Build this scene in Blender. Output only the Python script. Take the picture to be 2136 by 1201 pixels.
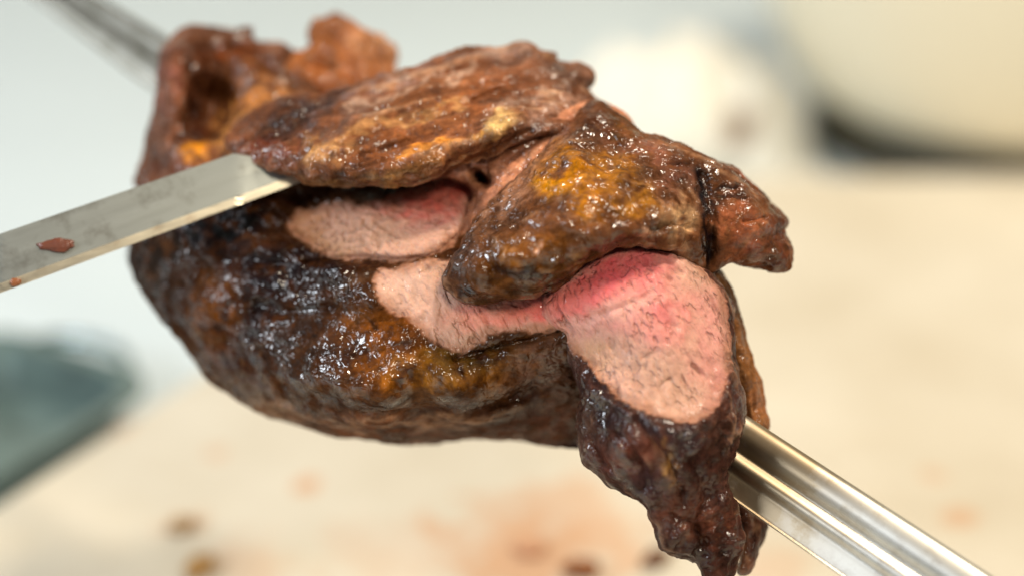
import bpy, bmesh, math, random
import numpy as np
from mathutils import Vector, Matrix

for o in list(bpy.data.objects):
    bpy.data.objects.remove(o)
scene = bpy.context.scene
col = scene.collection

# ------------------------------------------------------------------ camera
PITCH = math.radians(25.0)
CAM_H = 0.345                      # lens height above the cutting board
LENS = 60.0
FPX = LENS / 36.0 * 2136.0         # focal length in photograph pixels
D0 = 0.445                         # reference distance of the roast
CAM = np.array([0.0, 0.0, CAM_H])
RIGHT = np.array([1.0, 0.0, 0.0])
FWD = np.array([0.0, math.cos(PITCH), -math.sin(PITCH)])
UP = np.array([0.0, math.sin(PITCH), math.cos(PITCH)])
cam_data = bpy.data.cameras.new('camera')
cam = bpy.data.objects.new('camera', cam_data)
col.objects.link(cam)
cam.location = CAM
cam.rotation_euler = (math.pi / 2 - PITCH, 0, 0)
cam_data.lens = LENS
cam_data.sensor_width = 36.0
cam_data.clip_start = 0.01
cam_data.clip_end = 50
cam_data.dof.use_dof = True
cam_data.dof.focus_distance = 0.430
cam_data.dof.aperture_fstop = 3.0
cam_data.dof.aperture_blades = 0
scene.camera = cam

# ------------------------------------------------------------------ world, lamps, exposure
world = bpy.data.worlds.new('World')
scene.world = world
world.use_nodes = True
bg = world.node_tree.nodes['Background']
bg.inputs[0].default_value = (0.93, 0.96, 1.0, 1)
bg.inputs[1].default_value = 0.13

def area_lamp(name, loc, target, size, power, color, shape='RECTANGLE', size_y=None):
    d = bpy.data.lights.new(name, 'AREA')
    d.shape = shape
    d.size = size
    if size_y:
        d.size_y = size_y
    d.energy = power
    d.color = color
    o = bpy.data.objects.new(name, d)
    col.objects.link(o)
    o.location = loc
    o.rotation_euler = (Vector(target) - Vector(loc)).to_track_quat('-Z', 'Y').to_euler()
    return o

area_lamp('window_light', (-0.80, 0.06, 0.62), (0.0, 0.42, 0.15), 0.38, 7.0, (0.84, 0.92, 1.0), size_y=0.28)
area_lamp('ceiling_lamp', (0.30, 0.42, 1.20), (0.05, 0.5, 0.1), 0.13, 7.2, (1.0, 0.88, 0.70), 'DISK')
area_lamp('counter_lamp', (0.26, -0.26, 0.80), (0.02, 0.42, 0.15), 0.17, 4.2, (1.0, 0.90, 0.72), 'DISK')
area_lamp('rear_fill', (0.55, 0.55, 1.3), (0.40, 1.2, 0.0), 0.4, 10, (1.0, 0.90, 0.74), 'DISK')  # unseen warm light added to brighten the bowl and right background
area_lamp('left_fill', (-1.6, 1.0, 1.2), (-0.8, 1.9, 0.2), 0.8, 11.5, (0.84, 0.92, 1.0), size_y=0.8)  # unseen cool light added to brighten and tint the left background

scene.view_settings.view_transform = 'Standard'
scene.view_settings.look = 'None'
scene.view_settings.gamma = 1.0
scene.view_settings.exposure = 0.0
scene.view_settings.use_curve_mapping = False
scene.cycles.use_denoising = True
scene.cycles.max_bounces = 6

# ------------------------------------------------------------------ helpers
def at(u, v, depth):
    """photograph direction (u, v) at a distance along the view axis -> world"""
    u = np.asarray(u, float); v = np.asarray(v, float); depth = np.asarray(depth, float)
    a = (u - 1068.0) / FPX
    b = -(v - 600.5) / FPX
    p = FWD + a[..., None] * RIGHT + b[..., None] * UP
    return CAM + depth[..., None] * p

def ground(u, v, z=0.0):
    d = at(np.array(u), np.array(v), np.array(1.0)) - CAM
    t = (z - CAM[2]) / d[2]
    return CAM + d * t

def uvd(P):
    """world -> photograph pixel and offset towards the lens (metres)"""
    q = P - CAM
    z = q @ FWD
    return (q @ RIGHT) / z * FPX + 1068.0, -(q @ UP) / z * FPX + 600.5, D0 - z

def lin(c):
    c = np.asarray(c, float) / 255.0
    return np.where(c <= 0.04045, c / 12.92, ((c + 0.055) / 1.055) ** 2.4)

def _hash(ix, iy, iz, seed):
    h = (ix * 374761393 + iy * 668265263 + iz * 2147483647 + seed * 1274126177) & 0xFFFFFFFF
    h = ((h ^ (h >> 13)) * 1274126177) & 0xFFFFFFFF
    h = ((h ^ (h >> 16)) * 2246822519) & 0xFFFFFFFF
    return (h ^ (h >> 15)) & 0xFFFFFFFF

GR = np.array([[1,1,0],[-1,1,0],[1,-1,0],[-1,-1,0],[1,0,1],[-1,0,1],[1,0,-1],[-1,0,-1],
               [0,1,1],[0,-1,1],[0,1,-1],[0,-1,-1],[1,1,0],[-1,1,0],[0,-1,1],[0,-1,-1]], float)

def noise(P, scale, seed=0):
    """gradient noise, about -1..1"""
    Q = P * scale
    I = np.floor(Q).astype(np.int64)
    f = Q - I
    w = f * f * f * (f * (f * 6 - 15) + 10)
    out = np.zeros(len(P))
    for dx in (0, 1):
        for dy in (0, 1):
            for dz in (0, 1):
                g = GR[_hash(I[:, 0] + dx, I[:, 1] + dy, I[:, 2] + dz, seed) & 15]
                dot = g[:, 0] * (f[:, 0] - dx) + g[:, 1] * (f[:, 1] - dy) + g[:, 2] * (f[:, 2] - dz)
                wx = w[:, 0] if dx else 1 - w[:, 0]
                wy = w[:, 1] if dy else 1 - w[:, 1]
                wz = w[:, 2] if dz else 1 - w[:, 2]
                out += wx * wy * wz * dot
    return out * 1.3

def fbm(P, scale, oct=3, seed=0):
    s = np.zeros(len(P)); a = 1.0
    for k in range(oct):
        s += a * noise(P, scale * 2.03 ** k, seed + 17 * k); a *= 0.5
    return s

def billow(P, scale, oct=2, seed=0):
    s = np.zeros(len(P)); a = 1.0
    for k in range(oct):
        s += a * (1 - 2.2 * np.abs(noise(P, scale * 2.1 ** k, seed + 31 * k))); a *= 0.5
    return s

def sstep(a, b, x):
    t = np.clip((x - a) / (b - a), 0, 1)
    return t * t * (3 - 2 * t)

def catmull(pts, n=8):
    p = np.asarray(pts, float)
    a, b, c, d = np.roll(p, 1, 0), p, np.roll(p, -1, 0), np.roll(p, -2, 0)
    out = []
    for k in range(n):
        t = k / n
        out.append(0.5 * (2 * b + (c - a) * t + (2 * a - 5 * b + 4 * c - d) * t * t + (3 * b - a - 3 * c + d) * t ** 3))
    return np.stack(out, 1).reshape(-1, 2)

def seg_dist(X, Y, poly, closed=True):
    """distance to polyline and nearest point"""
    best = np.full(X.shape, 1e18); nx = np.zeros_like(X); ny = np.zeros_like(X)
    m = len(poly)
    for i in range(m if closed else m - 1):
        a = poly[i]; b = poly[(i + 1) % m]
        e = b - a; L = e @ e + 1e-12
        t = np.clip(((X - a[0]) * e[0] + (Y - a[1]) * e[1]) / L, 0, 1)
        qx = a[0] + t * e[0]; qy = a[1] + t * e[1]
        d = (X - qx) ** 2 + (Y - qy) ** 2
        k = d < best
        best[k] = d[k]; nx[k] = qx[k]; ny[k] = qy[k]
    return np.sqrt(best), nx, ny

def inside(X, Y, poly):
    r = np.zeros(X.shape, bool)
    m = len(poly)
    for i in range(m):
        x0, y0 = poly[i]; x1, y1 = poly[(i + 1) % m]
        if y0 == y1:
            continue
        c = ((y0 > Y) != (y1 > Y)) & (X < (x1 - x0) * (Y - y0) / (y1 - y0) + x0)
        r ^= c
    return r

def sdf(X, Y, pts, n=5):
    poly = catmull(pts, n)
    d, nx, ny = seg_dist(X, Y, poly)
    return np.where(inside(X, Y, poly), d, -d)

def tps(ctrl, X, Y, reg=2e-3):
    c = np.asarray(ctrl, float)
    s = 300.0
    x = c[:, 0] / s; y = c[:, 1] / s; n = len(c)
    def U(r2):
        return r2 * np.log(r2 + 1e-9) * 0.5
    K = U((x[:, None] - x) ** 2 + (y[:, None] - y) ** 2) + reg * np.eye(n)
    Pm = np.stack([np.ones(n), x, y], 1)
    A = np.zeros((n + 3, n + 3)); A[:n, :n] = K; A[:n, n:] = Pm; A[n:, :n] = Pm.T
    w = np.linalg.solve(A, np.concatenate([c[:, 2], np.zeros(3)]))
    xs = X.ravel() / s; ys = Y.ravel() / s
    out = w[n] + w[n + 1] * xs + w[n + 2] * ys
    for i in range(n):
        out += w[i] * U((xs - x[i]) ** 2 + (ys - y[i]) ** 2)
    return out.reshape(X.shape)

def tag(o, label=None, cat=None, group=None, kind=None):
    if label: o['label'] = label
    if cat: o['category'] = cat
    if group: o['group'] = group
    if kind: o['kind'] = kind
    return o

def empty(name, loc):
    o = bpy.data.objects.new(name, None)
    o.empty_display_size = 0.02
    o.location = loc
    col.objects.link(o)
    return o

def link(name, me, mat, parent=None, smooth=True):
    o = bpy.data.objects.new(name, me)
    col.objects.link(o)
    if mat:
        me.materials.append(mat)
    if parent is not None:
        o.parent = parent
        o.matrix_parent_inverse = Matrix.Translation(-Vector(parent.location))
    if smooth:
        me.polygons.foreach_set('use_smooth', [True] * len(me.polygons))
    return o

def mesh_from(name, verts, faces):
    me = bpy.data.meshes.new(name)
    me.from_pydata([tuple(v) for v in verts], [], [tuple(f) for f in faces])
    me.update()
    return me

# ------------------------------------------------------------------ node helpers
def new_mat(name):
    m = bpy.data.materials.new(name)
    m.use_nodes = True
    return m, m.node_tree, m.node_tree.nodes['Principled BSDF']

def N(t, kind, **kw):
    n = t.nodes.new(kind)
    for k, v in kw.items():
        if k in n.inputs:
            n.inputs[k].default_value = v
        else:
            setattr(n, k, v)
    return n

def ramp(t, fac, stops):
    r = t.nodes.new('ShaderNodeValToRGB')
    e = r.color_ramp.elements
    while len(e) < len(stops):
        e.new(0.5)
    for k, (p, c) in enumerate(stops):
        e[k].position = p
        e[k].color = (*c, 1) if len(c) == 3 else c
    t.links.new(fac, r.inputs[0])
    return r.outputs[0]

def mix(t, fac, a, b, mode='MIX'):
    m = t.nodes.new('ShaderNodeMix')
    m.data_type = 'RGBA'
    m.blend_type = mode
    for sock, val in ((m.inputs[0], fac), (m.inputs[6], a), (m.inputs[7], b)):
        if isinstance(val, bpy.types.NodeSocket):
            t.links.new(val, sock)
        elif isinstance(val, (int, float)):
            sock.default_value = val
        else:
            sock.default_value = (*val, 1)
    return m.outputs[2]

def math_node(t, op, a, b=None, c=None):
    m = t.nodes.new('ShaderNodeMath')
    m.operation = op
    for sock, val in zip(m.inputs, (a, b, c)):
        if val is None:
            continue
        if isinstance(val, bpy.types.NodeSocket):
            t.links.new(val, sock)
        else:
            sock.default_value = val
    return m.outputs[0]

# ------------------------------------------------------------------ roast material
def meat_material():
    m, t, b = new_mat('roasted_meat')
    tc = t.nodes.new('ShaderNodeTexCoord')
    co = tc.outputs['Object']
    colr = t.nodes.new('ShaderNodeAttribute'); colr.attribute_name = 'tint'
    msk = t.nodes.new('ShaderNodeAttribute'); msk.attribute_name = 'mask'
    sep = t.nodes.new('ShaderNodeSeparateColor')
    t.links.new(msk.outputs['Color'], sep.inputs[0])
    cut, wet = sep.outputs[0], sep.outputs[1]
    def nz(scale, detail=3.0, rough=0.6, dist=0.0):
        n = N(t, 'ShaderNodeTexNoise', Scale=scale, Detail=detail, Roughness=rough, Distortion=dist)
        t.links.new(co, n.inputs['Vector'])
        return n.outputs[0]
    n_mid = nz(230, 4, 0.65, 0.6)
    n_fine = nz(900, 3, 0.6)
    n_spk = nz(480, 4, 0.7, 1.0)
    crust_inv = math_node(t, 'SUBTRACT', 1.0, cut)
    # fine colour variation on the crust
    c1 = mix(t, ramp(t, n_mid, [(0.30, (0.0,)*3), (0.52, (0.45,)*3), (0.75, (1,)*3)]), (0.48, 0.45, 0.45), (1.42, 1.36, 1.30))
    c1 = mix(t, crust_inv, (1, 1, 1), c1)
    base = mix(t, 1.0, colr.outputs['Color'], c1, 'MULTIPLY')
    c2 = mix(t, ramp(t, n_fine, [(0.35, (0.0,)*3), (0.68, (1,)*3)]), (0.80, 0.76, 0.74), (1.14, 1.12, 1.1))
    base = mix(t, math_node(t, 'MULTIPLY_ADD', cut, -0.6, 1.0), base, c2, 'MULTIPLY')
    spk = math_node(t, 'MULTIPLY', ramp(t, n_spk, [(0.60, (0, 0, 0)), (0.70, (1, 1, 1))]), math_node(t, 'MULTIPLY', crust_inv, 0.15))
    base = mix(t, spk, base, (0.42, 0.20, 0.07))
    drk = math_node(t, 'MULTIPLY', ramp(t, n_spk, [(0.28, (1, 1, 1)), (0.40, (0, 0, 0))]), math_node(t, 'MULTIPLY', crust_inv, 0.65))
    base = mix(t, drk, base, (0.022, 0.012, 0.008))
    base_sock = base
    # gloss
    r = math_node(t, 'MULTIPLY_ADD', wet, -0.15, 0.60)
    r = math_node(t, 'ADD', r, math_node(t, 'MULTIPLY', math_node(t, 'SUBTRACT', n_mid, 0.5), 0.30))
    r = math_node(t, 'MAXIMUM', r, 0.12)
    t.links.new(r, b.inputs['Roughness'])
    n_pool = nz(140, 2, 0.5, 0.5)
    pool = ramp(t, n_pool, [(0.42, (0.03,)*3), (0.58, (1,)*3)])
    t.links.new(math_node(t, 'MULTIPLY', wet, pool), b.inputs['Coat Weight'])
    b.inputs['Coat Roughness'].default_value = 0.07
    b.inputs['Coat IOR'].default_value = 1.7
    b.inputs['Specular IOR Level'].default_value = 0.06
    b.inputs['IOR'].default_value = 1.42
    b.inputs['Subsurface Weight'].default_value = 0.0
    t.links.new(math_node(t, 'MULTIPLY_ADD', cut, 0.22, 0.05), b.inputs['Subsurface Weight'])
    b.inputs['Subsurface Radius'].default_value = (1.0, 0.35, 0.2)
    b.inputs['Subsurface Scale'].default_value = 0.0012
    # relief: blistered crust and fibre pits on the cut
    nw = N(t, 'ShaderNodeTexNoise', Scale=260.0, Detail=1.0); t.links.new(co, nw.inputs['Vector'])
    warp = mix(t, 0.006, co, nw.outputs[1], 'ADD')
    def vor(scale, smooth):
        v = N(t, 'ShaderNodeTexVoronoi', feature='F1', Scale=scale)
        t.links.new(warp, v.inputs['Vector'])
        d = v.outputs['Distance']
        return math_node(t, 'SUBTRACT', 1.0, math_node(t, 'MULTIPLY', math_node(t, 'MULTIPLY', d, d), 1.3))
    blister = math_node(t, 'ADD', math_node(t, 'MULTIPLY', vor(190.0, 0.35), 1.0), math_node(t, 'MULTIPLY', vor(430.0, 0.3), 0.38))
    n_soft = nz(330, 1.5, 0.5, 0.4)
    blister = math_node(t, 'ADD', blister, math_node(t, 'MULTIPLY', n_soft, 1.0))
    hb = math_node(t, 'ADD', blister, math_node(t, 'MULTIPLY', n_fine, 0.30))
    gd = math.cos(math.radians(62)) * RIGHT - math.sin(math.radians(62)) * UP
    dt = t.nodes.new('ShaderNodeVectorMath'); dt.operation = 'DOT_PRODUCT'
    t.links.new(co, dt.inputs[0]); dt.inputs[1].default_value = tuple(gd)
    scl = t.nodes.new('ShaderNodeVectorMath'); scl.operation = 'SCALE'
    scl.inputs[0].default_value = tuple(gd * 0.55); t.links.new(dt.outputs['Value'], scl.inputs['Scale'])
    sb = t.nodes.new('ShaderNodeVectorMath'); sb.operation = 'SUBTRACT'
    t.links.new(co, sb.inputs[0]); t.links.new(scl.outputs[0], sb.inputs[1])
    fib = N(t, 'ShaderNodeTexNoise', Scale=640.0, Detail=1.5, Roughness=0.5, Distortion=0.15)
    t.links.new(sb.outputs[0], fib.inputs['Vector'])
    hc = math_node(t, 'ADD', math_node(t, 'MULTIPLY', fib.outputs[0], 1.2), math_node(t, 'MULTIPLY', n_spk, 0.6))
    area_m = ramp(t, nz(95, 2, 0.5, 0.3), [(0.42, (0.03,)*3), (0.62, (1,)*3)])
    pits = math_node(t, 'MULTIPLY', ramp(t, fib.outputs[0], [(0.34, (1,)*3), (0.47, (0,)*3)]), math_node(t, 'MULTIPLY', area_m, cut))
    t.links.new(mix(t, math_node(t, 'MULTIPLY', pits, 0.32), base_sock, (0.30, 0.13, 0.085)), b.inputs['Base Color'])  # pits also coloured darker, painting in the shade of the relief
    hc = math_node(t, 'SUBTRACT', hc, math_node(t, 'MULTIPLY', pits, 1.2))
    hm = t.nodes.new('ShaderNodeMix'); hm.data_type = 'FLOAT'
    t.links.new(cut, hm.inputs[0]); t.links.new(hb, hm.inputs[2]); t.links.new(hc, hm.inputs[3])
    bump = N(t, 'ShaderNodeBump', Strength=0.8, Distance=0.0009)
    t.links.new(hm.outputs[0], bump.inputs['Height'])
    t.links.new(bump.outputs[0], b.inputs['Normal'])
    hm2 = t.nodes.new('ShaderNodeMix'); hm2.data_type = 'FLOAT'
    t.links.new(cut, hm2.inputs[0]); t.links.new(blister, hm2.inputs[2]); t.links.new(n_soft, hm2.inputs[3])
    bump2 = N(t, 'ShaderNodeBump', Strength=0.8, Distance=0.0010)
    t.links.new(hm2.outputs[0], bump2.inputs['Height'])
    t.links.new(bump2.outputs[0], b.inputs['Coat Normal'])
    return m

MEAT = meat_material()
VOX = 0.00042
DK = 0.72                          # overall depth of the relief

def piece(name, outline, front, rim, R=45, back=20, grooves=(), bumps=(), base=(100, 65, 45),
          splats=(), strokes=(), cuts=(), wet=0.5, wets=(), rough_amp=1.0, fibre=None, jag=2.5, seed=1,
          parent=None, label=None, step=3.0):
    """A lump of meat: closed outline, front relief through control points (mm towards the lens),
    rounded rim, thickness behind; voxel-remeshed, roughened and tinted."""
    poly = catmull(outline, 9)
    if jag:
        P3 = np.c_[poly, np.full(len(poly), 7.3 * seed)]
        nrm = np.roll(poly, -1, 0) - np.roll(poly, 1, 0)
        nrm = np.c_[nrm[:, 1], -nrm[:, 0]] / (np.linalg.norm(nrm, axis=1)[:, None] + 1e-9)
        poly = poly + nrm * (jag * (noise(P3, 1 / 26., seed) + 0.7 * noise(P3, 1 / 11., seed + 5)))[:, None]
    x0, y0 = poly.min(0) - 3 * step; x1, y1 = poly.max(0) + 3 * step
    X, Y = np.meshgrid(np.arange(x0, x1, step), np.arange(y0, y1, step))
    d, nx, ny = seg_dist(X, Y, poly)
    sd = np.where(inside(X, Y, poly), d, -d)
    use = sd > -step
    snap = use & (sd < 0.5 * step)
    Xs = np.where(snap, nx, X); Ys = np.where(snap, ny, Y)
    tt = np.clip(sd / R, 0, 1)
    prof = np.sqrt(1 - (1 - tt) ** 2)
    M = tps(rim, Xs, Ys)
    F = tps(front, Xs, Ys)
    for pts, w, amp in grooves:
        g, _, _ = seg_dist(Xs, Ys, np.asarray(pts, float), closed=False)
        F = F + amp * np.exp(-(g / w) ** 2)
    for bu, bv, ru, rv, ang, amp in bumps:
        ca, sa = math.cos(math.radians(ang)), math.sin(math.radians(ang))
        p = ((Xs - bu) * ca + (Ys - bv) * sa) / ru; q = (-(Xs - bu) * sa + (Ys - bv) * ca) / rv
        F = F + amp * np.exp(-(p * p + q * q) ** 1.5)
    M = 12 + (M - 12) * DK; F = 12 + (F - 12) * DK
    Hf = M + (F - M) * prof
    Hb = M - back * prof
    Hb = np.minimum(Hb, Hf - 1.2 * prof)
    idx = -np.ones(X.shape, int)
    idx[use] = np.arange(use.sum())
    nf = use.sum()
    Pf = at(Xs[use], Ys[use], D0 - Hf[use] / 1000.0)
    Pb = at(Xs[use], Ys[use], D0 - Hb[use] / 1000.0)
    sn = snap[use]
    bidx = np.where(sn, np.arange(nf), 0)
    bidx[~sn] = nf + np.arange((~sn).sum())
    V = np.concatenate([Pf, Pb[~sn]])
    q = np.stack([idx[:-1, :-1], idx[:-1, 1:], idx[1:, 1:], idx[1:, :-1]], -1).reshape(-1, 4)
    q = q[(q >= 0).all(1)]
    q = q[~sn[q].all(1)]
    Fq = np.concatenate([q[:, ::-1], bidx[q]])
    me0 = bpy.data.meshes.new('tmp')
    me0.from_pydata(V.tolist(), [], Fq.tolist())
    me0.update()
    tmp = bpy.data.objects.new('tmp', me0)
    col.objects.link(tmp)
    rm = tmp.modifiers.new('r', 'REMESH'); rm.mode = 'VOXEL'; rm.voxel_size = VOX
    sm = tmp.modifiers.new('s', 'SMOOTH'); sm.factor = 0.5; sm.iterations = 7
    dg = bpy.context.evaluated_depsgraph_get()
    me = bpy.data.meshes.new_from_object(tmp.evaluated_get(dg))
    bpy.data.objects.remove(tmp); bpy.data.meshes.remove(me0)
    me.name = name
    n = len(me.vertices)
    P = np.empty(n * 3); me.vertices.foreach_get('co', P); P = P.reshape(-1, 3)
    Nn = np.empty(n * 3); me.vertices.foreach_get('normal', Nn); Nn = Nn.reshape(-1, 3)
    u, v, dd = uvd(P)
    # domain warp in object space keeps painted borders ragged
    w1 = fbm(P, 110, 3, seed + 100); w2 = fbm(P, 110, 3, seed + 200)
    f1 = noise(P, 420, seed + 300); f2 = noise(P, 420, seed + 301)
    uw = u + 20 * w1 + 5 * f1; vw = v + 20 * w2 + 5 * f2
    uc = u + 7 * w1 + 3 * f1; vc = v + 7 * w2 + 3 * f2
    cut = np.zeros(n); edge_d = np.full(n, -99.0)
    for poly_c, soft in cuts:
        s = sdf(uc, vc, poly_c)
        s = s + 3.5 * noise(P, 900, seed + 94)
        cut = np.maximum(cut, sstep(-soft, soft, s)); edge_d = np.maximum(edge_d, s)
    facing = -(Nn @ FWD)
    cut *= sstep(-0.05, 0.25, facing)
    # tint
    C = np.tile(lin(base), (n, 1))
    Cc = C.copy(); W = np.full(n, float(wet))
    gate_c = np.clip(0.72 + 1.0 * noise(P, 270, seed + 90) + 0.5 * noise(P, 600, seed + 91), 0, 1)
    def apply_splats(C, lst, uu, vv, gate):
        for s in lst:
            su, sv, ru, rv, ang, rgb, k = s
            ca, sa = math.cos(math.radians(ang)), math.sin(math.radians(ang))
            p = ((uu - su) * ca + (vv - sv) * sa) / ru; q = (-(uu - su) * sa + (vv - sv) * ca) / rv
            g = k * np.exp(-(p * p + q * q) ** 1.6) * (gate if k < 0.99 else 1.0)
            C = C + (lin(rgb) - C) * g[:, None]
        return C
    C = apply_splats(C, [s for s in splats if len(s) == 7], uw, vw, gate_c)
    for pts, wd, rgb, k in strokes:
        g, _, _ = seg_dist(uw, vw, np.asarray(pts, float), closed=False)
        C = C + (lin(rgb) - C) * (k * np.exp(-(g / wd) ** 2))[:, None]
    if cuts:
        cc = np.tile(lin((202, 156, 136)), (n, 1))
        cc = apply_splats(cc, [s[:7] for s in splats if len(s) == 8], u + 16 * w1 + 8 * f1, v + 16 * w2 + 8 * f2, np.clip(0.85 + 0.4 * noise(P, 300, seed + 92), 0, 1))
        cc = cc + (lin((150, 100, 72)) - cc) * (0.65 * sstep(26, 2, edge_d + 12 * noise(P, 200, seed + 93)))[:, None]
        C = C + (cc - C) * cut[:, None]
    big = fbm(P, 60, 2, seed + 40)
    C *= (1 + 0.35 * big * (1 - 0.75 * cut))[:, None]
    for su, sv, ru, rv, ang, val in wets:
        ca, sa = math.cos(math.radians(ang)), math.sin(math.radians(ang))
        p = ((uw - su) * ca + (vw - sv) * sa) / ru; q = (-(uw - su) * sa + (vw - sv) * ca) / rv
        g = np.exp(-(p * p + q * q) ** 1.6)
        W += (val - W) * g
    W = np.where(cut > 0, W * (1 - cut) + 0.10 * cut, W)
    # relief
    amp = rough_amp * (1 - 0.8 * cut)
    vary = 0.35 + 1.1 * sstep(-0.35, 0.6, noise(P, 48, seed + 8))
    disp = amp * (0.0009 * fbm(P, 62, 3, seed) + 0.00045 * vary * billow(P, 200, 2, seed + 7) * sstep(0.1, 0.6, W + 0.15))
    if fibre:
        ang, fa, fs = fibre
        a = math.radians(ang)
        D = math.cos(a) * RIGHT - math.sin(a) * UP
        Q = P - (P @ D)[:, None] * D * 0.84
        fn = noise(Q, fs, seed + 60) + 0.5 * billow(Q, fs * 1.7, 1, seed + 61)
        disp += fa * 0.001 * (1 - cut) * fn
        C *= (1 + (0.45 * fa * np.clip(fn, -1, 1.2)) * (1 - cut))[:, None]
        C += (lin((205, 172, 138)) - C) * (0.30 * min(1, fa * 1.4) * sstep(0.55, 1.2, fn) * (1 - cut))[:, None]
    if cuts:
        gr = math.radians(62)
        D = math.cos(gr) * RIGHT - math.sin(gr) * UP
        Q = P - (P @ D)[:, None] * D * 0.62
        pit = noise(Q, 620, seed + 71) * 0.6 + noise(P, 330, seed + 72)
        patch = sstep(-0.3, 0.5, noise(P, 70, seed + 73))
        crk = sstep(0.30, 0.62, noise(Q, 430, seed + 74)) * sstep(-0.1, 0.45, noise(P, 120, seed + 75))
        disp += cut * (0.00050 * patch * pit - 0.0007 * crk)
        C *= (1 + cut * (0.20 * np.clip(pit * patch, -1, 1) - 0.18 * crk))[:, None]  # shade of pits and cracks painted into the tint
        # ragged lip where crust meets the cut
        lip = np.exp(-((cut - 0.5) / 0.3) ** 2) * (cuts[0][1] > 0)
        disp += 0.00035 * lip * (1 - cut)
    P = P + Nn * disp[:, None]
    lum = C @ np.array([0.3, 0.55, 0.15])
    C = lum[:, None] + (C - lum[:, None]) * (1 + 0.07 * (1 - cut))[:, None]
    C *= (cut + (1 - cut) * np.clip((np.maximum(lum, 1e-4) / 0.12) ** 0.38, 0.30, 1.05))[:, None]
    me.vertices.foreach_set('co', P.ravel())
    ca_ = me.color_attributes.new('tint', 'FLOAT_COLOR', 'POINT')
    ca_.data.foreach_set('color', np.c_[np.clip(C, 0.004, 1), np.ones(n)].ravel())
    cb_ = me.color_attributes.new('mask', 'FLOAT_COLOR', 'POINT')
    cb_.data.foreach_set('color', np.c_[cut, np.clip(W, 0, 1), np.zeros(n), np.ones(n)].ravel())
    me.update()
    o = link(name, me, MEAT, parent)
    if label:
        o['label'] = label
    return o

# ------------------------------------------------------------------ setting
# counter, wall
def simple_mat(name, rgb, rough=0.5, metal=0.0, nscale=40, namp=0.12, bump=0.0, bscale=300, coat=0.0):
    m, t, b = new_mat(name)
    tc = t.nodes.new('ShaderNodeTexCoord')
    n = N(t, 'ShaderNodeTexNoise', Scale=nscale, Detail=4.0, Roughness=0.6)
    t.links.new(tc.outputs['Object'], n.inputs['Vector'])
    c = lin(rgb)
    o = mix(t, n.outputs[0], tuple(c * (1 - namp)), tuple(np.minimum(c * (1 + namp), 0.95)))
    t.links.new(o, b.inputs['Base Color'])
    b.inputs['Roughness'].default_value = rough
    b.inputs['Metallic'].default_value = metal
    b.inputs['Coat Weight'].default_value = coat
    if bump:
        n2 = N(t, 'ShaderNodeTexNoise', Scale=bscale, Detail=3.0)
        t.links.new(tc.outputs['Object'], n2.inputs['Vector'])
        bp = N(t, 'ShaderNodeBump', Strength=0.6, Distance=bump)
        t.links.new(n2.outputs[0], bp.inputs['Height'])
        t.links.new(bp.outputs[0], b.inputs['Normal'])
    return m

COUNTER_Z = -0.022
me = mesh_from('counter', [(-2.5, -0.6, COUNTER_Z), (2.5, -0.6, COUNTER_Z), (2.5, 2.05, COUNTER_Z), (-2.5, 2.05, COUNTER_Z)], [(0, 1, 2, 3)])
tag(link('counter', me, simple_mat('pale_counter', (214, 225, 229), 0.35, nscale=6, namp=0.05), smooth=False), kind='structure')
me = mesh_from('wall', [(-2.5, 2.05, -0.3), (2.5, 2.05, -0.3), (2.5, 2.05, 2.2), (-2.5, 2.05, 2.2)], [(0, 1, 2, 3)])
tag(link('wall', me, simple_mat('off_white_wall', (236, 229, 208), 0.6, nscale=3, namp=0.04), smooth=False), kind='structure')

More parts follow.
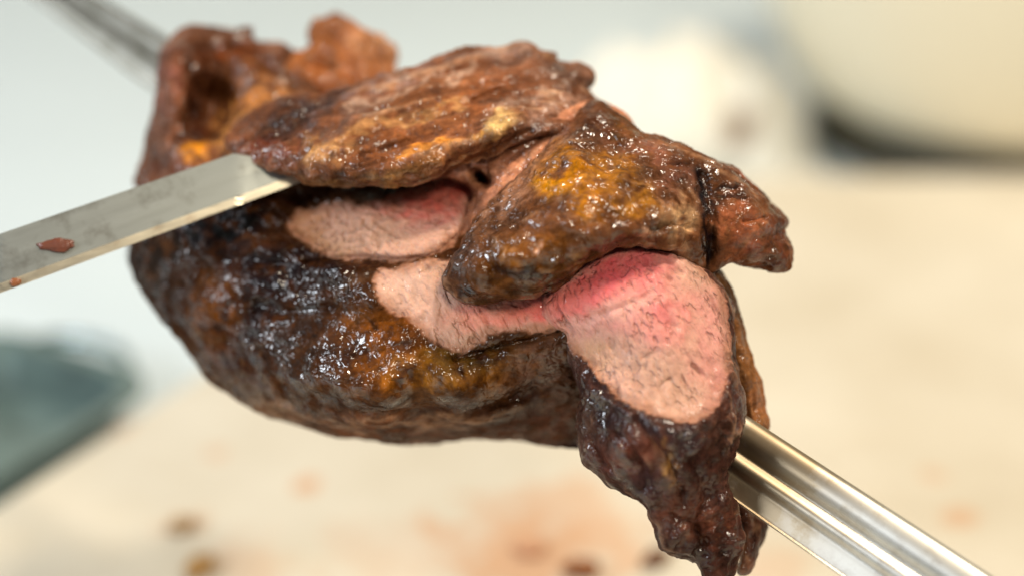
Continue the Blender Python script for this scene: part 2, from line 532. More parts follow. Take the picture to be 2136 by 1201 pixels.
# cutting board with one sheared-off corner, worn top, juice stains
def board():
    A = ground(-420, 1310)[:2]; B = ground(930, 446)[:2]; Cc = ground(1130, 372)[:2]; Dd = ground(2500, 352)[:2]
    dirn = (Dd - Cc) / np.linalg.norm(Dd - Cc)
    pts = [A, B, Cc, Dd, Dd + np.array([0.02, -0.9]), A + np.array([0.05, -0.25]),]
    def rounded(inset, z):
        out = []
        n = len(pts)
        for i in range(n):
            p0, p1, p2 = pts[i - 1], pts[i], pts[(i + 1) % n]
            e0 = (p0 - p1) / np.linalg.norm(p0 - p1); e1 = (p2 - p1) / np.linalg.norm(p2 - p1)
            r = min(0.06, 0.4 * np.linalg.norm(p0 - p1), 0.4 * np.linalg.norm(p2 - p1))
            for k in range(9):
                q = k / 8
                w = p1 + e0 * r * (1 - q) ** 2 + e1 * r * q ** 2
                out.append(w)
        out = np.array(out)
        tg = np.roll(out, -1, 0) - np.roll(out, 1, 0); tg /= np.linalg.norm(tg, axis=1)[:, None]
        nr = np.c_[tg[:, 1], -tg[:, 0]]
        cen = out.mean(0)
        nr *= np.sign(((cen - out) * nr).sum(1))[:, None]
        return np.c_[out + nr * inset, np.full(len(out), z)]
    bm = bmesh.new()
    prof = [(0.004, COUNTER_Z + 0.0006), (0.0, COUNTER_Z + 0.004), (0.0, -0.004), (0.0012, -0.0012), (0.004, 0.0)]
    rings = [[bm.verts.new(p) for p in rounded(i, z)] for i, z in prof]
    for ra, rb in zip(rings[:-1], rings[1:]):
        n = len(ra)
        for i in range(n):
            bm.faces.new((ra[i], ra[(i + 1) % n], rb[(i + 1) % n], rb[i]))
    bm.faces.new(rings[0][::-1]); bm.faces.new(rings[-1])
    bmesh.ops.recalc_face_normals(bm, faces=bm.faces[:])
    me = bpy.data.meshes.new('cutting_board')
    bm.to_mesh(me); bm.free()
    m, t, b = new_mat('board_plastic')
    tc = t.nodes.new('ShaderNodeTexCoord'); co = tc.outputs['Object']
    n1 = N(t, 'ShaderNodeTexNoise', Scale=9.0, Detail=5.0, Roughness=0.6); t.links.new(co, n1.inputs['Vector'])
    base = mix(t, ramp(t, n1.outputs[0], [(0.3, (0,)*3), (0.7, (1,)*3)]), tuple(lin((202, 190, 168))), tuple(lin((221, 212, 194))))
    mp = N(t, 'ShaderNodeMapping'); mp.inputs['Rotation'].default_value = (0, 0, 0.5); mp.inputs['Scale'].default_value = (14, 260, 1)
    t.links.new(co, mp.inputs['Vector'])
    ns = N(t, 'ShaderNodeTexNoise', Scale=1.0, Detail=3.0); t.links.new(mp.outputs[0], ns.inputs['Vector'])
    base = mix(t, math_node(t, 'MULTIPLY', ramp(t, ns.outputs[0], [(0.58, (0,)*3), (0.7, (1,)*3)]), 0.18), base, tuple(lin((205, 180, 140))))
    # pools of meat juice soaked into the plastic
    stains = None
    n2 = N(t, 'ShaderNodeTexNoise', Scale=55.0, Detail=4.0, Roughness=0.65); t.links.new(co, n2.inputs['Vector'])
    for (pu, pv, r, k) in ((1100, 1150, .040, .75), (1240, 1130, .026, .6), (1180, 1060, .026, .5), (640, 1012, .007, .8), (455, 945, .008, .45),
                           (390, 1090, .011, .55), (230, 890, .010, .55), (1010, 1080, .010, .4), (2010, 1080, .009, .55), (1940, 990, .007, .4),
                           (520, 1170, .02, .3), (820, 1150, .03, .22), (1600, 1180, .02, .3)):
        g = ground(pu, pv)
        dv = t.nodes.new('ShaderNodeVectorMath'); dv.operation = 'DISTANCE'
        t.links.new(co, dv.inputs[0]); dv.inputs[1].default_value = tuple(g)
        q = math_node(t, 'DIVIDE', dv.outputs['Value'], r)
        q = math_node(t, 'ADD', q, math_node(t, 'MULTIPLY', math_node(t, 'SUBTRACT', n2.outputs[0], 0.5), 2.6))
        q = math_node(t, 'MULTIPLY', ramp(t, q, [(0.45, (1,)*3), (1.0, (0,)*3)]), k)
        stains = q if stains is None else math_node(t, 'MAXIMUM', stains, q)
    base = mix(t, stains, base, tuple(lin((206, 150, 104))))
    t.links.new(base, b.inputs['Base Color'])
    b.inputs['Roughness'].default_value = 0.55
    o = link('cutting_board', me, m, smooth=False)
    return tag(o, 'cream plastic cutting board with juice stains under the skewered meat', 'cutting board')
board()

CR = random.Random(4)
def crumb(name, u, v, size, rgb, label, cat, group=None, z=0.0, flat=0.5, elong=1.4, ang=0.0, base_pt=None, up=None):
    bm = bmesh.new()
    bmesh.ops.create_icosphere(bm, subdivisions=3, radius=1.0)
    V = np.array([p.co[:] for p in bm.verts])
    s = CR.randint(1, 999)
    V = V * (1 + 0.35 * noise(V, 1.6, s) + 0.12 * noise(V, 4.0, s + 1))[:, None]
    V[:, 0] *= elong
    V[:, 2] *= flat
    V *= size
    V[:, 2] -= V[:, 2].min()
    c, sn = math.cos(ang), math.sin(ang)
    V = np.c_[V[:, 0] * c - V[:, 1] * sn, V[:, 0] * sn + V[:, 1] * c, V[:, 2]]
    for p, q in zip(bm.verts, V):
        p.co = q
    me = bpy.data.meshes.new(name); bm.to_mesh(me); bm.free()
    m = simple_mat('crumb_' + str(s), rgb, 0.35, nscale=400, namp=0.4, bump=0.0005, bscale=700)
    o = link(name, me, m)
    if base_pt is None:
        o.location = ground(u, v, z)
        o.location.z = z + 0.0002
    else:
        o.location = base_pt
        o.rotation_euler = Vector(up).to_track_quat('Z', 'Y').to_euler()
    return tag(o, label, cat, group)

crumb('meat_crumb', 1368, 1172, 0.0042, (100, 58, 22), 'dark brown meat crumb on the board beside the hanging torn end', 'crumb', 'meat crumbs on the board', ang=0.9)
crumb('meat_crumb', 1212, 1196, 0.0046, (140, 78, 22), 'amber brown meat crumb on the board at the edge of the juice stain', 'crumb', 'meat crumbs on the board')
crumb('meat_crumb', 380, 1105, 0.0040, (170, 135, 92), 'pale tan crumb on the board below the glossy roast', 'crumb', 'meat crumbs on the board', ang=0.6)
crumb('meat_crumb', 418, 1190, 0.0048, (165, 120, 58), 'ochre crumb on the board beyond the pale tan crumb', 'crumb', 'meat crumbs on the board', ang=1.2)
crumb('meat_crumb', 1105, 1150, 0.0045, (206, 150, 112), 'pinkish tan meat crumb lying in the juice stain', 'crumb', 'meat crumbs on the board', flat=0.3)

# dark roasting pan on the counter beside the board
def pan():
    c = ground(75, 900, COUNTER_Z)
    root = empty('roasting_pan', (c[0] - 0.042, c[1] - 0.060, COUNTER_Z))
    tag(root, 'dark green steel roasting pan on the pale counter beside the cutting board', 'pan')
    rot = Matrix.Rotation(math.radians(59), 4, 'Z')
    def shell(name, L, W_, H, t_, mat):
        bm = bmesh.new()
        def ring(l, w, z, r=0.02, k=5):
            out = []
            for (sx, sy, a0) in ((1, 1, 0), (-1, 1, 90), (-1, -1, 180), (1, -1, 270)):
                for i in range(k + 1):
                    a = math.radians(a0 + 90 * i / k)
                    out.append(bm.verts.new((sx * (l - r) + r * math.cos(a), sy * (w - r) + r * math.sin(a), z)))
            return out
        rings = [ring(L * .92, W_ * .9, 0.0008), ring(L, W_, H), ring(L + .006, W_ + .006, H + .001), ring(L + .006, W_ + .006, H + .004),
                 ring(L - .001, W_ - .001, H + .003), ring(L * .92 - t_, W_ * .9 - t_, 0.003)]
        for a, b in zip(rings[:-1], rings[1:]):
            n = len(a)
            for i in range(n):
                bm.faces.new((a[i], a[(i + 1) % n], b[(i + 1) % n], b[i]))
        bm.faces.new(rings[0][::-1]); bm.faces.new(rings[-1])
        bmesh.ops.recalc_face_normals(bm, faces=bm.faces[:])
        bm.transform(Matrix.Translation(root.location) @ rot)
        me = bpy.data.meshes.new(name); bm.to_mesh(me); bm.free()
        return link(name, me, mat, root, smooth=False)
    shell('body', 0.10, 0.045, 0.02, 0.002, simple_mat('pan_enamel', (104, 122, 118), 0.25, metal=0.3, nscale=38, namp=0.9))
    for s in (-1, 1):
        bm = bmesh.new()
        prev = None
        pts = [Vector((s * (0.104 + 0.018 * math.sin(a)), 0.028 * math.cos(a), 0.02)) for a in np.linspace(0.05, math.pi - 0.05, 12)]
        rings = []
        for p in pts:
            rings.append([bm.verts.new(p + Vector((0.003 * math.cos(q), 0, 0.003 * math.sin(q)))) for q in np.linspace(0, 2 * math.pi, 8, endpoint=False)])
        for a, b in zip(rings[:-1], rings[1:]):
            for i in range(8):
                bm.faces.new((a[i], a[(i + 1) % 8], b[(i + 1) % 8], b[i]))
        bm.faces.new(rings[0]); bm.faces.new(rings[-1][::-1])
        bm.transform(Matrix.Translation(root.location) @ rot)
        me = bpy.data.meshes.new('handle'); bm.to_mesh(me); bm.free()
        link('handle', me, simple_mat('pan_handle', (150, 170, 172), 0.25, metal=0.9), root)
pan()

# cream bowl behind the board; a dark disc stands for the shade beneath
def lathe(name, prof, mat, parent, loc, n=64):
    bm = bmesh.new()
    rings = []
    for r, z in prof:
        rings.append([bm.verts.new((loc[0] + r * math.cos(a), loc[1] + r * math.sin(a), loc[2] + z)) for a in np.linspace(0, 2 * math.pi, n, endpoint=False)])
    for a, b in zip(rings[:-1], rings[1:]):
        for i in range(n):
            bm.faces.new((a[i], a[(i + 1) % n], b[(i + 1) % n], b[i]))
    bm.faces.new(rings[0][::-1]); bm.faces.new(rings[-1])
    bmesh.ops.recalc_face_normals(bm, faces=bm.faces[:])
    me = bpy.data.meshes.new(name); bm.to_mesh(me); bm.free()
    return link(name, me, mat, parent)

def bowl():
    # the bowl's left wall leaves the picture at u=1650 and curls under at u=1800
    c = ground(2140, 356, COUNTER_Z); c = c + np.array([0.0, 0.062, 0])
    root = empty('bowl', c)
    tag(root, 'large cream mixing bowl with a dark disc for the shade beneath it, behind the cutting board', 'bowl')
    cer = simple_mat('cream_ceramic', (238, 230, 206), 0.35, nscale=8, namp=0.03)
    prof = [(0.0, .028), (.10, .028), (.117, .031), (.130, .043), (.142, .066), (.154, .094), (.163, .135), (.170, .165), (.174, .17), (.170, .174), (.164, .165), (.156, .135), (.142, .092), (.126, .062), (.1, .045), (.0, .04)]
    lathe('basin', prof, cer, root, c)
    lathe('shade_disc', [(0.0, .0006), (.116, .0006), (.118, .002), (.114, .0275), (0.0, .0275)], simple_mat('bowl_shade', (62, 56, 36), 0.5, nscale=20, namp=0.3), root, c)  # dark disc puts the shade under the bowl into colour and shape
bowl()

# crumpled white cloth behind the board
def cloth():
    c = ground(1455, 362, COUNTER_Z)
    cx, cy = c[0], c[1] + 0.045
    nx, ny = 150, 90
    X, Y = np.meshgrid(np.linspace(-1, 1, nx), np.linspace(-1, 1, ny))
    r = (np.abs(X) ** 3.2 + np.abs(Y) ** 2.3)
    P = np.c_[X.ravel(), Y.ravel(), np.zeros(X.size)]
    hgt = np.clip(1 - r.ravel(), 0, 1) ** 0.45
    fold = billow(P * np.array([1, 0.45, 1]) + 3, 2.1, 3, 5)
    z = 0.044 * hgt * (1 + 0.45 * fold * 0.6) + 0.012 * fbm(P, 5, 2, 8) * hgt
    z *= 1 + 0.5 * np.clip(-X.ravel() * 0.4 + 0.1, -.3, 1)
    edge = 1 + 0.10 * noise(P, 2.4, 9)
    V = np.c_[cx + P[:, 0] * 0.072 * edge, cy + P[:, 1] * 0.055 * edge, COUNTER_Z + 0.0025 + np.maximum(z, 0)]
    ids = np.arange(nx * ny).reshape(ny, nx)
    q = np.stack([ids[:-1, :-1], ids[:-1, 1:], ids[1:, 1:], ids[1:, :-1]], -1).reshape(-1, 4)
    me = mesh_from('cloth', V, q)
    m = simple_mat('white_cotton', (244, 240, 228), 0.85, nscale=12, namp=0.04, bump=0.0006, bscale=900)
    # an elongated brown patch on the front fold
    t = m.node_tree; b = t.nodes['Principled BSDF']
    ray = at(np.array(1530.), np.array(245.), np.array(1.0)) - CAM
    hit = CAM + ray * ((cy - 0.02 - CAM[1]) / ray[1])
    tc = t.nodes.new('ShaderNodeTexCoord')
    mp = N(t, 'ShaderNodeMapping'); mp.vector_type = 'TEXTURE'
    mp.inputs['Location'].default_value = tuple(hit); mp.inputs['Rotation'].default_value = (0, 0.6, 0); mp.inputs['Scale'].default_value = (0.011, 0.08, 0.019)
    t.links.new(tc.outputs['Object'], mp.inputs['Vector'])
    ln = t.nodes.new('ShaderNodeVectorMath'); ln.operation = 'LENGTH'; t.links.new(mp.outputs[0], ln.inputs[0])
    prev = b.inputs['Base Color'].links[0].from_socket
    t.links.new(mix(t, ramp(t, ln.outputs['Value'], [(0.6, (0.9,)*3), (1.0, (0,)*3)]), prev, tuple(lin((132, 100, 68)))), b.inputs['Base Color'])
    o = link('folded_cloth', me, m)
    md = o.modifiers.new('thick', 'SOLIDIFY'); md.thickness = 0.0018
    return tag(o, 'crumpled white kitchen cloth with a brown patch behind the cutting board', 'cloth')
cloth()

# ------------------------------------------------------------------ skewer
def steel(name, rgb, rough, nscale, stretch, dirt=0.0, wear_rgb=(150, 115, 80), greasy=0.0):
    m, t, b = new_mat(name)
    tc = t.nodes.new('ShaderNodeTexCoord')
    mp = N(t, 'ShaderNodeMapping'); mp.inputs['Scale'].default_value = stretch
    uvn = t.nodes.new('ShaderNodeAttribute'); uvn.attribute_name = 'along'
    t.links.new(uvn.outputs['Vector'], mp.inputs['Vector'])
    n = N(t, 'ShaderNodeTexNoise', Scale=nscale, Detail=4.0, Roughness=0.6)
    t.links.new(mp.outputs[0], n.inputs['Vector'])
    n2 = N(t, 'ShaderNodeTexNoise', Scale=120.0, Detail=5.0, Roughness=0.7)
    t.links.new(tc.outputs['Object'], n2.inputs['Vector'])
    c = lin(rgb)
    base = mix(t, n.outputs[0], tuple(c * 0.86), tuple(np.minimum(c * 1.1, 1)))
    base = mix(t, math_node(t, 'MULTIPLY', ramp(t, n2.outputs[0], [(0.52, (0,)*3), (0.72, (1,)*3)]), dirt), base, tuple(lin(wear_rgb)))
    if greasy:
        sx = t.nodes.new('ShaderNodeSeparateXYZ'); t.links.new(uvn.outputs['Vector'], sx.inputs[0])
        far = ramp(t, math_node(t, 'MULTIPLY_ADD', n2.outputs[0], 0.06, sx.outputs[0]), [(0.095, (1,)*3), (0.13, (0,)*3)])
        q = math_node(t, 'ABSOLUTE', math_node(t, 'SUBTRACT', math_node(t, 'MULTIPLY_ADD', n2.outputs[0], 0.05, sx.outputs[0]), greasy))
        near = ramp(t, q, [(0.008, (1,)*3), (0.030, (0,)*3)])
        base = mix(t, math_node(t, 'MULTIPLY', near, 0.8), base, tuple(lin((146, 122, 86))))
        base = mix(t, math_node(t, 'MULTIPLY', far, math_node(t, 'MULTIPLY_ADD', n2.outputs[0], 0.8, 0.35)), base, tuple(lin((112, 108, 94))))
    t.links.new(base, b.inputs['Base Color'])
    b.inputs['Metallic'].default_value = 1.0
    t.links.new(math_node(t, 'MULTIPLY_ADD', n.outputs[0], 0.22, rough - 0.08), b.inputs['Roughness'])
    bp = N(t, 'ShaderNodeBump', Strength=0.12, Distance=0.0002)
    t.links.new(n.outputs[0], bp.inputs['Height'])
    t.links.new(bp.outputs[0], b.inputs['Normal'])
    return m

def set_along(me, S):
    a = me.attributes.new('along', 'FLOAT_VECTOR', 'POINT')
    a.data.foreach_set('vector', np.asarray(S, float).ravel())

def skewer():
    # axis through the roast, rising away from the lens to the upper left
    d_at = {}
    A = at(np.array(137.), np.array(0.), np.array(0.565))
    B = at(np.array(1910.), np.array(1201.), np.array(0.410))
    ax = (B - A); L = np.linalg.norm(ax); ax /= L
    n0 = CAM - (A + B) / 2; n0 -= ax * (n0 @ ax); n0 /= np.linalg.norm(n0)      # faces the viewer
    side = np.cross(ax, n0)                                                    # towards upper right in view
    if side @ UP < 0:
        side = -side
    rollv = math.radians(-2)
    n1 = n0 * math.cos(rollv) + side * math.sin(rollv)
    s1 = side * math.cos(rollv) - n0 * math.sin(rollv)
    n0, side = n1, s1
    # cross-section, from upper edge to lower edge: (across -1..1, height), rolled sheet with a ridge
    sec = [(1.0, -.20), (.98, -.08), (.92, .02), (.80, .10), (.62, .15), (.44, .15), (.28, .09), (.17, .01), (.10, -.03), (.03, .0), (-.06, .07), (-.16, .11), (-.27, .09),
           (-.36, .03), (-.44, -.01), (-.55, -.01), (-.75, -.02), (-.90, -.03), (-.955, -.02), (-.975, .012), (-1.0, .012), (-1.01, -.03)]
    sec = catmull(sec + [(-1.0, -.12), (-.7, -.14), (-.3, -.12), (.1, -.16), (.5, -.05), (.8, -.10), (.93, -.24)], 3)
    ts = np.linspace(-0.45, 1.75, 140)
    V = []; S = []
    for t_ in ts:
        # half width in metres grows towards the handle
        hw = np.interp(t_, [-0.45, -0.3, 0.0, 0.12, 0.70, 1.0, 1.75], [0.0006, 0.0030, 0.0062, 0.0080, 0.0094, 0.0102, 0.0110])
        c = A + ax * L * t_
        for k, (a, h) in enumerate(sec):
            V.append(c + side * a * hw + n0 * h * hw)
            S.append((t_ * L, a * 0.01, h * 0.01))
    n = len(sec)
    Fq = [(i * n + k, i * n + (k + 1) % n, (i + 1) * n + (k + 1) % n, (i + 1) * n + k) for i in range(len(ts) - 1) for k in range(n)]
    Fq.append(tuple(range(n))); Fq.append(tuple((len(ts) - 1) * n + k for k in range(n))[::-1])
    me = mesh_from('skewer', V, Fq)
    set_along(me, S)
    bm = bmesh.new(); bm.from_mesh(me); bmesh.ops.recalc_face_normals(bm, faces=bm.faces[:]); bm.to_mesh(me); bm.free()
    o = link('skewer', me, steel('skewer_steel', (208, 203, 193), 0.40, 60, (0.3, 5, 5), dirt=0.4, wear_rgb=(130, 102, 72), greasy=0.865 * L + 0.025))
    tag(o, 'broad ridged steel skewer running through the roasted meat', 'skewer')
    return A, ax, L, n0, side
SK = skewer()

# ------------------------------------------------------------------ knife
def knife():
    root_pt = at(np.array(-500.), np.array(720.), np.array(D0 - 0.016))
    root = empty('carving_knife', root_pt)
    tag(root, 'long stainless carving knife slicing in under the upper flap of meat', 'knife')
    # outline in the blade plane: spine from the heel to the clipped tip, then the edge back
    def pt(u, v, d):
        return at(np.array(float(u)), np.array(float(v)), np.array(D0 - d / 1000.0))
    def spine(u):
        return (490 - 0.343 * u)
    def edge(u):
        return (611 - 0.368 * u)
    ns = 70
    us = np.linspace(-620, 1, ns)
    V = []; S = []; Fq = []
    rows = []
    thick = np.array([])
    a_spine = [(-900, spine(-900)), (488, 323)]
    a_edge = [(-900, edge(-900)), (655, 371)]
    nL, nW = 120, 14
    def dep(u, w):
        return np.interp(u, [-900, 0, 500, 655], [18, 4, -8, -13]) - 3 * (1 - w)
    P_f = np.zeros((nL, nW, 3)); 
    for i in range(nL):
        k = i / (nL - 1)
        for j in range(nW):
            w = j / (nW - 1)                      # 0 spine .. 1 cutting edge
            us0 = -900 + (488 + 900) * k; ue0 = -900 + (655 + 900) * k
            # the clipped tip bows a little
            ub = us0 + (ue0 - us0) * w
            vb = spine(us0) * (1 - w) + edge(ue0) * w
            vb += -7 * math.sin(math.pi * w) * (max(0, (k - 0.90) / 0.10) ** 2)
            P_f[i, j] = pt(ub, vb, dep(ub, w))
    nrm = np.cross(P_f[-1, 0] - P_f[0, 0], P_f[0, -1] - P_f[0, 0]); nrm /= np.linalg.norm(nrm)
    if nrm @ FWD > 0:
        nrm = -nrm
    ids = {}
    def build(name, j0, j1, mat, prof_f, prof_b):
        V = []; S = []; Fq = []
        cols = list(range(j0, j1 + 1)); m = len(cols)
        for i in range(nL):
            for j in cols:
                V.append(P_f[i, j] + nrm * prof_f(j)); S.append((i * 0.0016, j * 0.0014, 0))
            for j in cols[::-1]:
                V.append(P_f[i, j] + nrm * prof_b(j)); S.append((i * 0.0016, j * 0.0014, 0.01))
        n = 2 * m
        for i in range(nL - 1):
            for k in range(n):
                Fq.append((i * n + k, i * n + (k + 1) % n, (i + 1) * n + (k + 1) % n, (i + 1) * n + k))
        Fq.append(tuple(range(n))); Fq.append(tuple((nL - 1) * n + k for k in range(n))[::-1])
        me = mesh_from(name, V, Fq); set_along(me, S)
        bm = bmesh.new(); bm.from_mesh(me); bmesh.ops.recalc_face_normals(bm, faces=bm.faces[:]); bm.to_mesh(me); bm.free()
        return link(name, me, mat, root, smooth=False)
    jb = nW - 3
    build('blade', 0, jb, steel('blade_steel', (142, 144, 139), 0.42, 30, (1.5, 10, 4), dirt=0.5, wear_rgb=(88, 82, 72)),
          lambda j: 0.0009 - 0.0004 * (j / jb), lambda j: -0.0009 + 0.0004 * (j / jb))
    build('cutting_edge', jb, nW - 1, steel('edge_steel', (216, 204, 180), 0.30, 60, (2, 8, 4), dirt=0.5, wear_rgb=(165, 125, 85)),
          lambda j: 0.00052 * (nW - 1 - j) / (nW - 1 - jb) + 0.00004, lambda j: -0.00052 * (nW - 1 - j) / (nW - 1 - jb) - 0.00004)
    return nrm, pt, dep
KN, kpt, kdep = knife()
def on_blade(u, v, w):
    return kpt(u, v, kdep(u, w)) + KN * 0.0008
crumb('meat_scrap', 0, 0, 0.0016, (104, 56, 38), 'long reddish brown meat scrap stuck on the knife blade', 'meat scrap', flat=0.28, elong=2.8, ang=0.0, base_pt=on_blade(122, 514, .55), up=KN)
crumb('meat_scrap', 0, 0, 0.0010, (140, 82, 45), 'tiny round brown meat scrap on the blade near the cutting edge', 'meat scrap', base_pt=on_blade(34, 590, .88), up=KN)

# ------------------------------------------------------------------ the roast
roast = empty('skewered_roast', at(np.array(900.), np.array(930.), np.array(D0 + 0.03)))
tag(roast, 'chunk of grilled beef on the skewer, dark glossy crust sliced open to pink inside', 'meat')

# main body -------------------------------------------------------
piece('main_muscle',
  [(290,430),(272,500),(268,545),(290,600),(325,650),(360,690),(400,745),(440,790),(500,835),(560,868),(640,893),(720,910),(800,921),(850,926),
   (878,921),(900,924),(950,918),(975,913),(1050,917),(1130,924),(1215,936),(1300,930),(1400,850),(1450,700),(1380,560),(1260,430),(1180,300),(1050,240),(900,240),(700,280),(520,300),(380,360)],
  [(300,520,-48),(340,600,-45),(400,500,-34),(420,650,-30),(500,430,-29),(520,600,-15),(560,750,-14),(640,680,-6),(640,560,-10),(640,430,-30),(720,600,0),(760,760,10),
   (760,480,-12),(850,390,-32),(870,480,-8),(960,400,-24),(900,545,4),(850,600,6),(900,690,10),(960,640,9),(1000,745,12),(1100,660,11),(1100,770,8),(1150,850,-12),(1000,870,-4),
   (850,872,-2),(700,868,-8),(790,830,16),(950,822,15),(870,780,12),(640,800,2),(560,650,-14),(620,845,-16),(1180,700,12),(1180,800,-2),(1300,700,0),(1200,920,-28),(900,915,-30),(700,320,-42),(1000,300,-38),(1150,350,-36)],
  [(280,520,-62),(600,880,-40),(900,920,-37),(1200,930,-28),(700,290,-52),(1200,400,-40),(1400,800,-22),(380,370,-60)],
  R=46, back=34, seed=3,
  grooves=[([(640,548),(740,540),(850,548),(920,528),(975,475),(988,420)],9,-4.5),([(955,748),(1050,722),(1165,692)],8,-4.0),
           ([(560,845),(700,876),(850,884),(1000,868),(1080,845)],12,3.0),([(980,862),(1050,840),(1110,812)],14,-5),([(720,850),(820,858),(940,850)],9,-2.5),
           ([(600,880),(720,898),(860,904),(1000,892)],8,-3),
           ([(540,640),(600,655),(690,640)],14,-3),([(690,640),(760,650),(790,690)],12,-2),([(430,560),(520,540),(600,560)],16,-3)],
  bumps=[(640,690,60,50,20,3),(760,620,50,35,0,3.5),(700,570,40,20,0,2.5),(830,720,45,45,0,2.5),(560,700,40,60,0,2),(880,770,60,25,0,2),(440,650,35,50,0,3),(720,800,50,25,0,2.5)],
  base=(80,46,20),
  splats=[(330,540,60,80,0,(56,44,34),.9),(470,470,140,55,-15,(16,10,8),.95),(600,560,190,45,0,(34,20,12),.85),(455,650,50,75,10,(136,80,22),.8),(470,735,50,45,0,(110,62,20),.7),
          (640,700,80,90,0,(60,42,32),.8),(540,660,40,90,20,(40,22,10),.7),(720,600,80,35,0,(70,42,24),.6),(800,710,80,80,0,(132,76,28),.75),(900,785,110,45,0,(142,92,32),.8),(760,790,60,40,0,(120,70,30),.7),
          (1020,770,130,35,-8,(150,100,42),.75),(960,745,120,28,-8,(112,82,30),.6),(1050,725,80,16,-15,(74,52,24),.7),(720,885,300,32,4,(110,68,44),.9),(560,850,110,30,35,(104,78,58),.8),(1000,860,140,30,-10,(84,54,40),.8),
          (1130,770,80,70,20,(98,72,62),.85),(1140,880,110,50,0,(92,56,42),.85),(680,490,90,25,0,(48,28,14),.6),(860,830,200,14,0,(70,42,24),.7),(610,480,60,60,0,(60,34,16),.7),
          (900,420,110,50,-8,(212,104,90),.95,1),(945,385,70,26,0,(140,48,40),.9,1),(640,475,60,60,0,(160,108,66),.85,1),(700,520,60,22,0,(178,132,92),.7,1),(790,490,90,40,0,(214,164,132),.6,1),
          (840,610,70,50,30,(208,166,144),.8,1),(960,690,90,40,0,(202,160,136),.8,1),(1080,650,150,26,-8,(226,132,112),.9,1),(1130,630,60,40,0,(226,112,106),.8,1),(930,570,60,30,0,(186,146,120),.6,1)],
  strokes=[([(560,840),(640,862),(700,880),(850,886),(1000,870),(1080,848)],9,(146,118,96),.5),([(450,800),(520,838),(600,872)],9,(130,106,84),.5)],
  cuts=[([(600,480),(622,440),(700,428),(800,418),(880,392),(930,362),(985,370),(992,420),(965,482),(920,524),(850,546),(760,545),(690,540),(640,515)],6),
        ([(782,575),(830,558),(930,540),(1000,530),(1230,540),(1260,650),(1160,690),(1060,690),(1000,705),(960,735),(905,716),(865,676),(805,640)],5)],
  wet=.6, wets=[(470,480,150,70,-10,.3),(560,560,170,40,-5,.3),(720,580,50,24,0,.9),(640,690,120,100,0,1.0),(820,760,160,90,0,.95),(800,890,400,40,0,.12),(330,520,60,80,0,.55),(1130,860,120,90,0,.3)],
  rough_amp=.7, fibre=(-12,.13,160), jag=1.2, parent=roast)

# upper flap ------------------------------------------------------
piece('upper_flap',
  [(470,292),(500,252),(545,225),(600,203),(680,192),(740,178),(820,157),(880,135),(930,118),(985,103),(1050,104),(1075,90),(1105,88),(1125,103),(1155,108),(1165,125),
   (1190,138),(1232,148),(1236,168),(1222,185),(1240,205),(1290,235),(1310,260),(1250,300),(1130,300),(1000,330),(940,352),(880,378),(800,388),(720,388),(650,380),(600,365),(560,352),(525,338),(485,318)],
  [(520,290,-22),(600,255,-20),(600,335,-8),(700,345,3),(700,260,-9),(800,355,6),(800,240,-12),(900,325,6),(900,200,-16),(1000,275,2),(1000,160,-22),(1100,230,-7),(1100,130,-27),(1200,170,-26),(1200,240,-10),(1280,250,-16),(690,215,-24),(820,180,-28)],
  [(480,290,-34),(700,386,-8),(900,372,-8),(1000,106,-42),(1230,160,-40),(600,202,-36),(1250,290,-22),(560,345,-18)],
  R=42, back=14, seed=11,
  grooves=[([(560,300),(620,270),(700,265)],9,-2.5),([(760,330),(850,300),(950,285),(1000,300)],10,-2.5),([(640,235),(760,215),(900,165),(1000,140)],9,-2),([(700,300),(800,262),(930,225),(1080,200)],9,-2.0),
           ([(965,322),(1040,302),(1105,276)],8,-4),([(980,215),(1080,175),(1180,165)],8,-2)],
  bumps=[(1042,260,34,18,-25,3.5),(680,318,42,26,-10,3),(905,298,40,12,-20,2),(1085,250,14,18,0,2.5),(590,320,30,20,0,2.5),(555,285,24,16,0,2),(1100,98,22,14,0,2),(1205,150,20,10,0,2)],
  base=(112,72,50),
  splats=[(640,235,100,38,-15,(84,68,66),.85),(800,178,130,18,-20,(120,102,98),.8),(1000,115,110,16,-5,(130,110,100),.75),(900,225,150,50,-18,(138,88,56),.8),(800,300,110,42,-15,(138,84,50),.8),
          (780,378,160,14,-2,(128,96,62),.85),(570,320,60,36,0,(122,66,50),.8),(1140,130,90,22,15,(132,100,84),.75),(1180,225,110,22,-20,(150,118,102),.8),(1120,200,90,14,-20,(186,158,140),.6),
          (1000,200,90,26,-20,(126,74,44),.6),(880,345,90,20,-20,(140,96,54),.6),(900,300,48,12,-15,(190,122,44),.7),(1042,260,38,20,-25,(226,188,128),1.0),(990,270,26,10,-25,(200,150,84),.7),(680,316,44,26,-10,(182,140,92),.7),
          (730,255,70,22,-20,(96,78,70),.6),(1020,295,70,18,-20,(86,50,26),.7)],
  strokes=[([(700,290),(820,250),(960,215)],6,(196,150,100),.5),([(720,240),(860,190),(980,150)],6,(186,160,140),.5),([(820,330),(900,305),(940,295)],6,(208,142,70),.6)],
  wet=.42, wets=[(600,335,90,40,0,1.0),(700,350,80,40,0,.9),(850,350,90,30,0,.6),(1040,265,60,40,0,.6),(1150,260,60,30,0,.8)],
  rough_amp=.75, fibre=(-20,.75,210), jag=3.2, parent=roast)

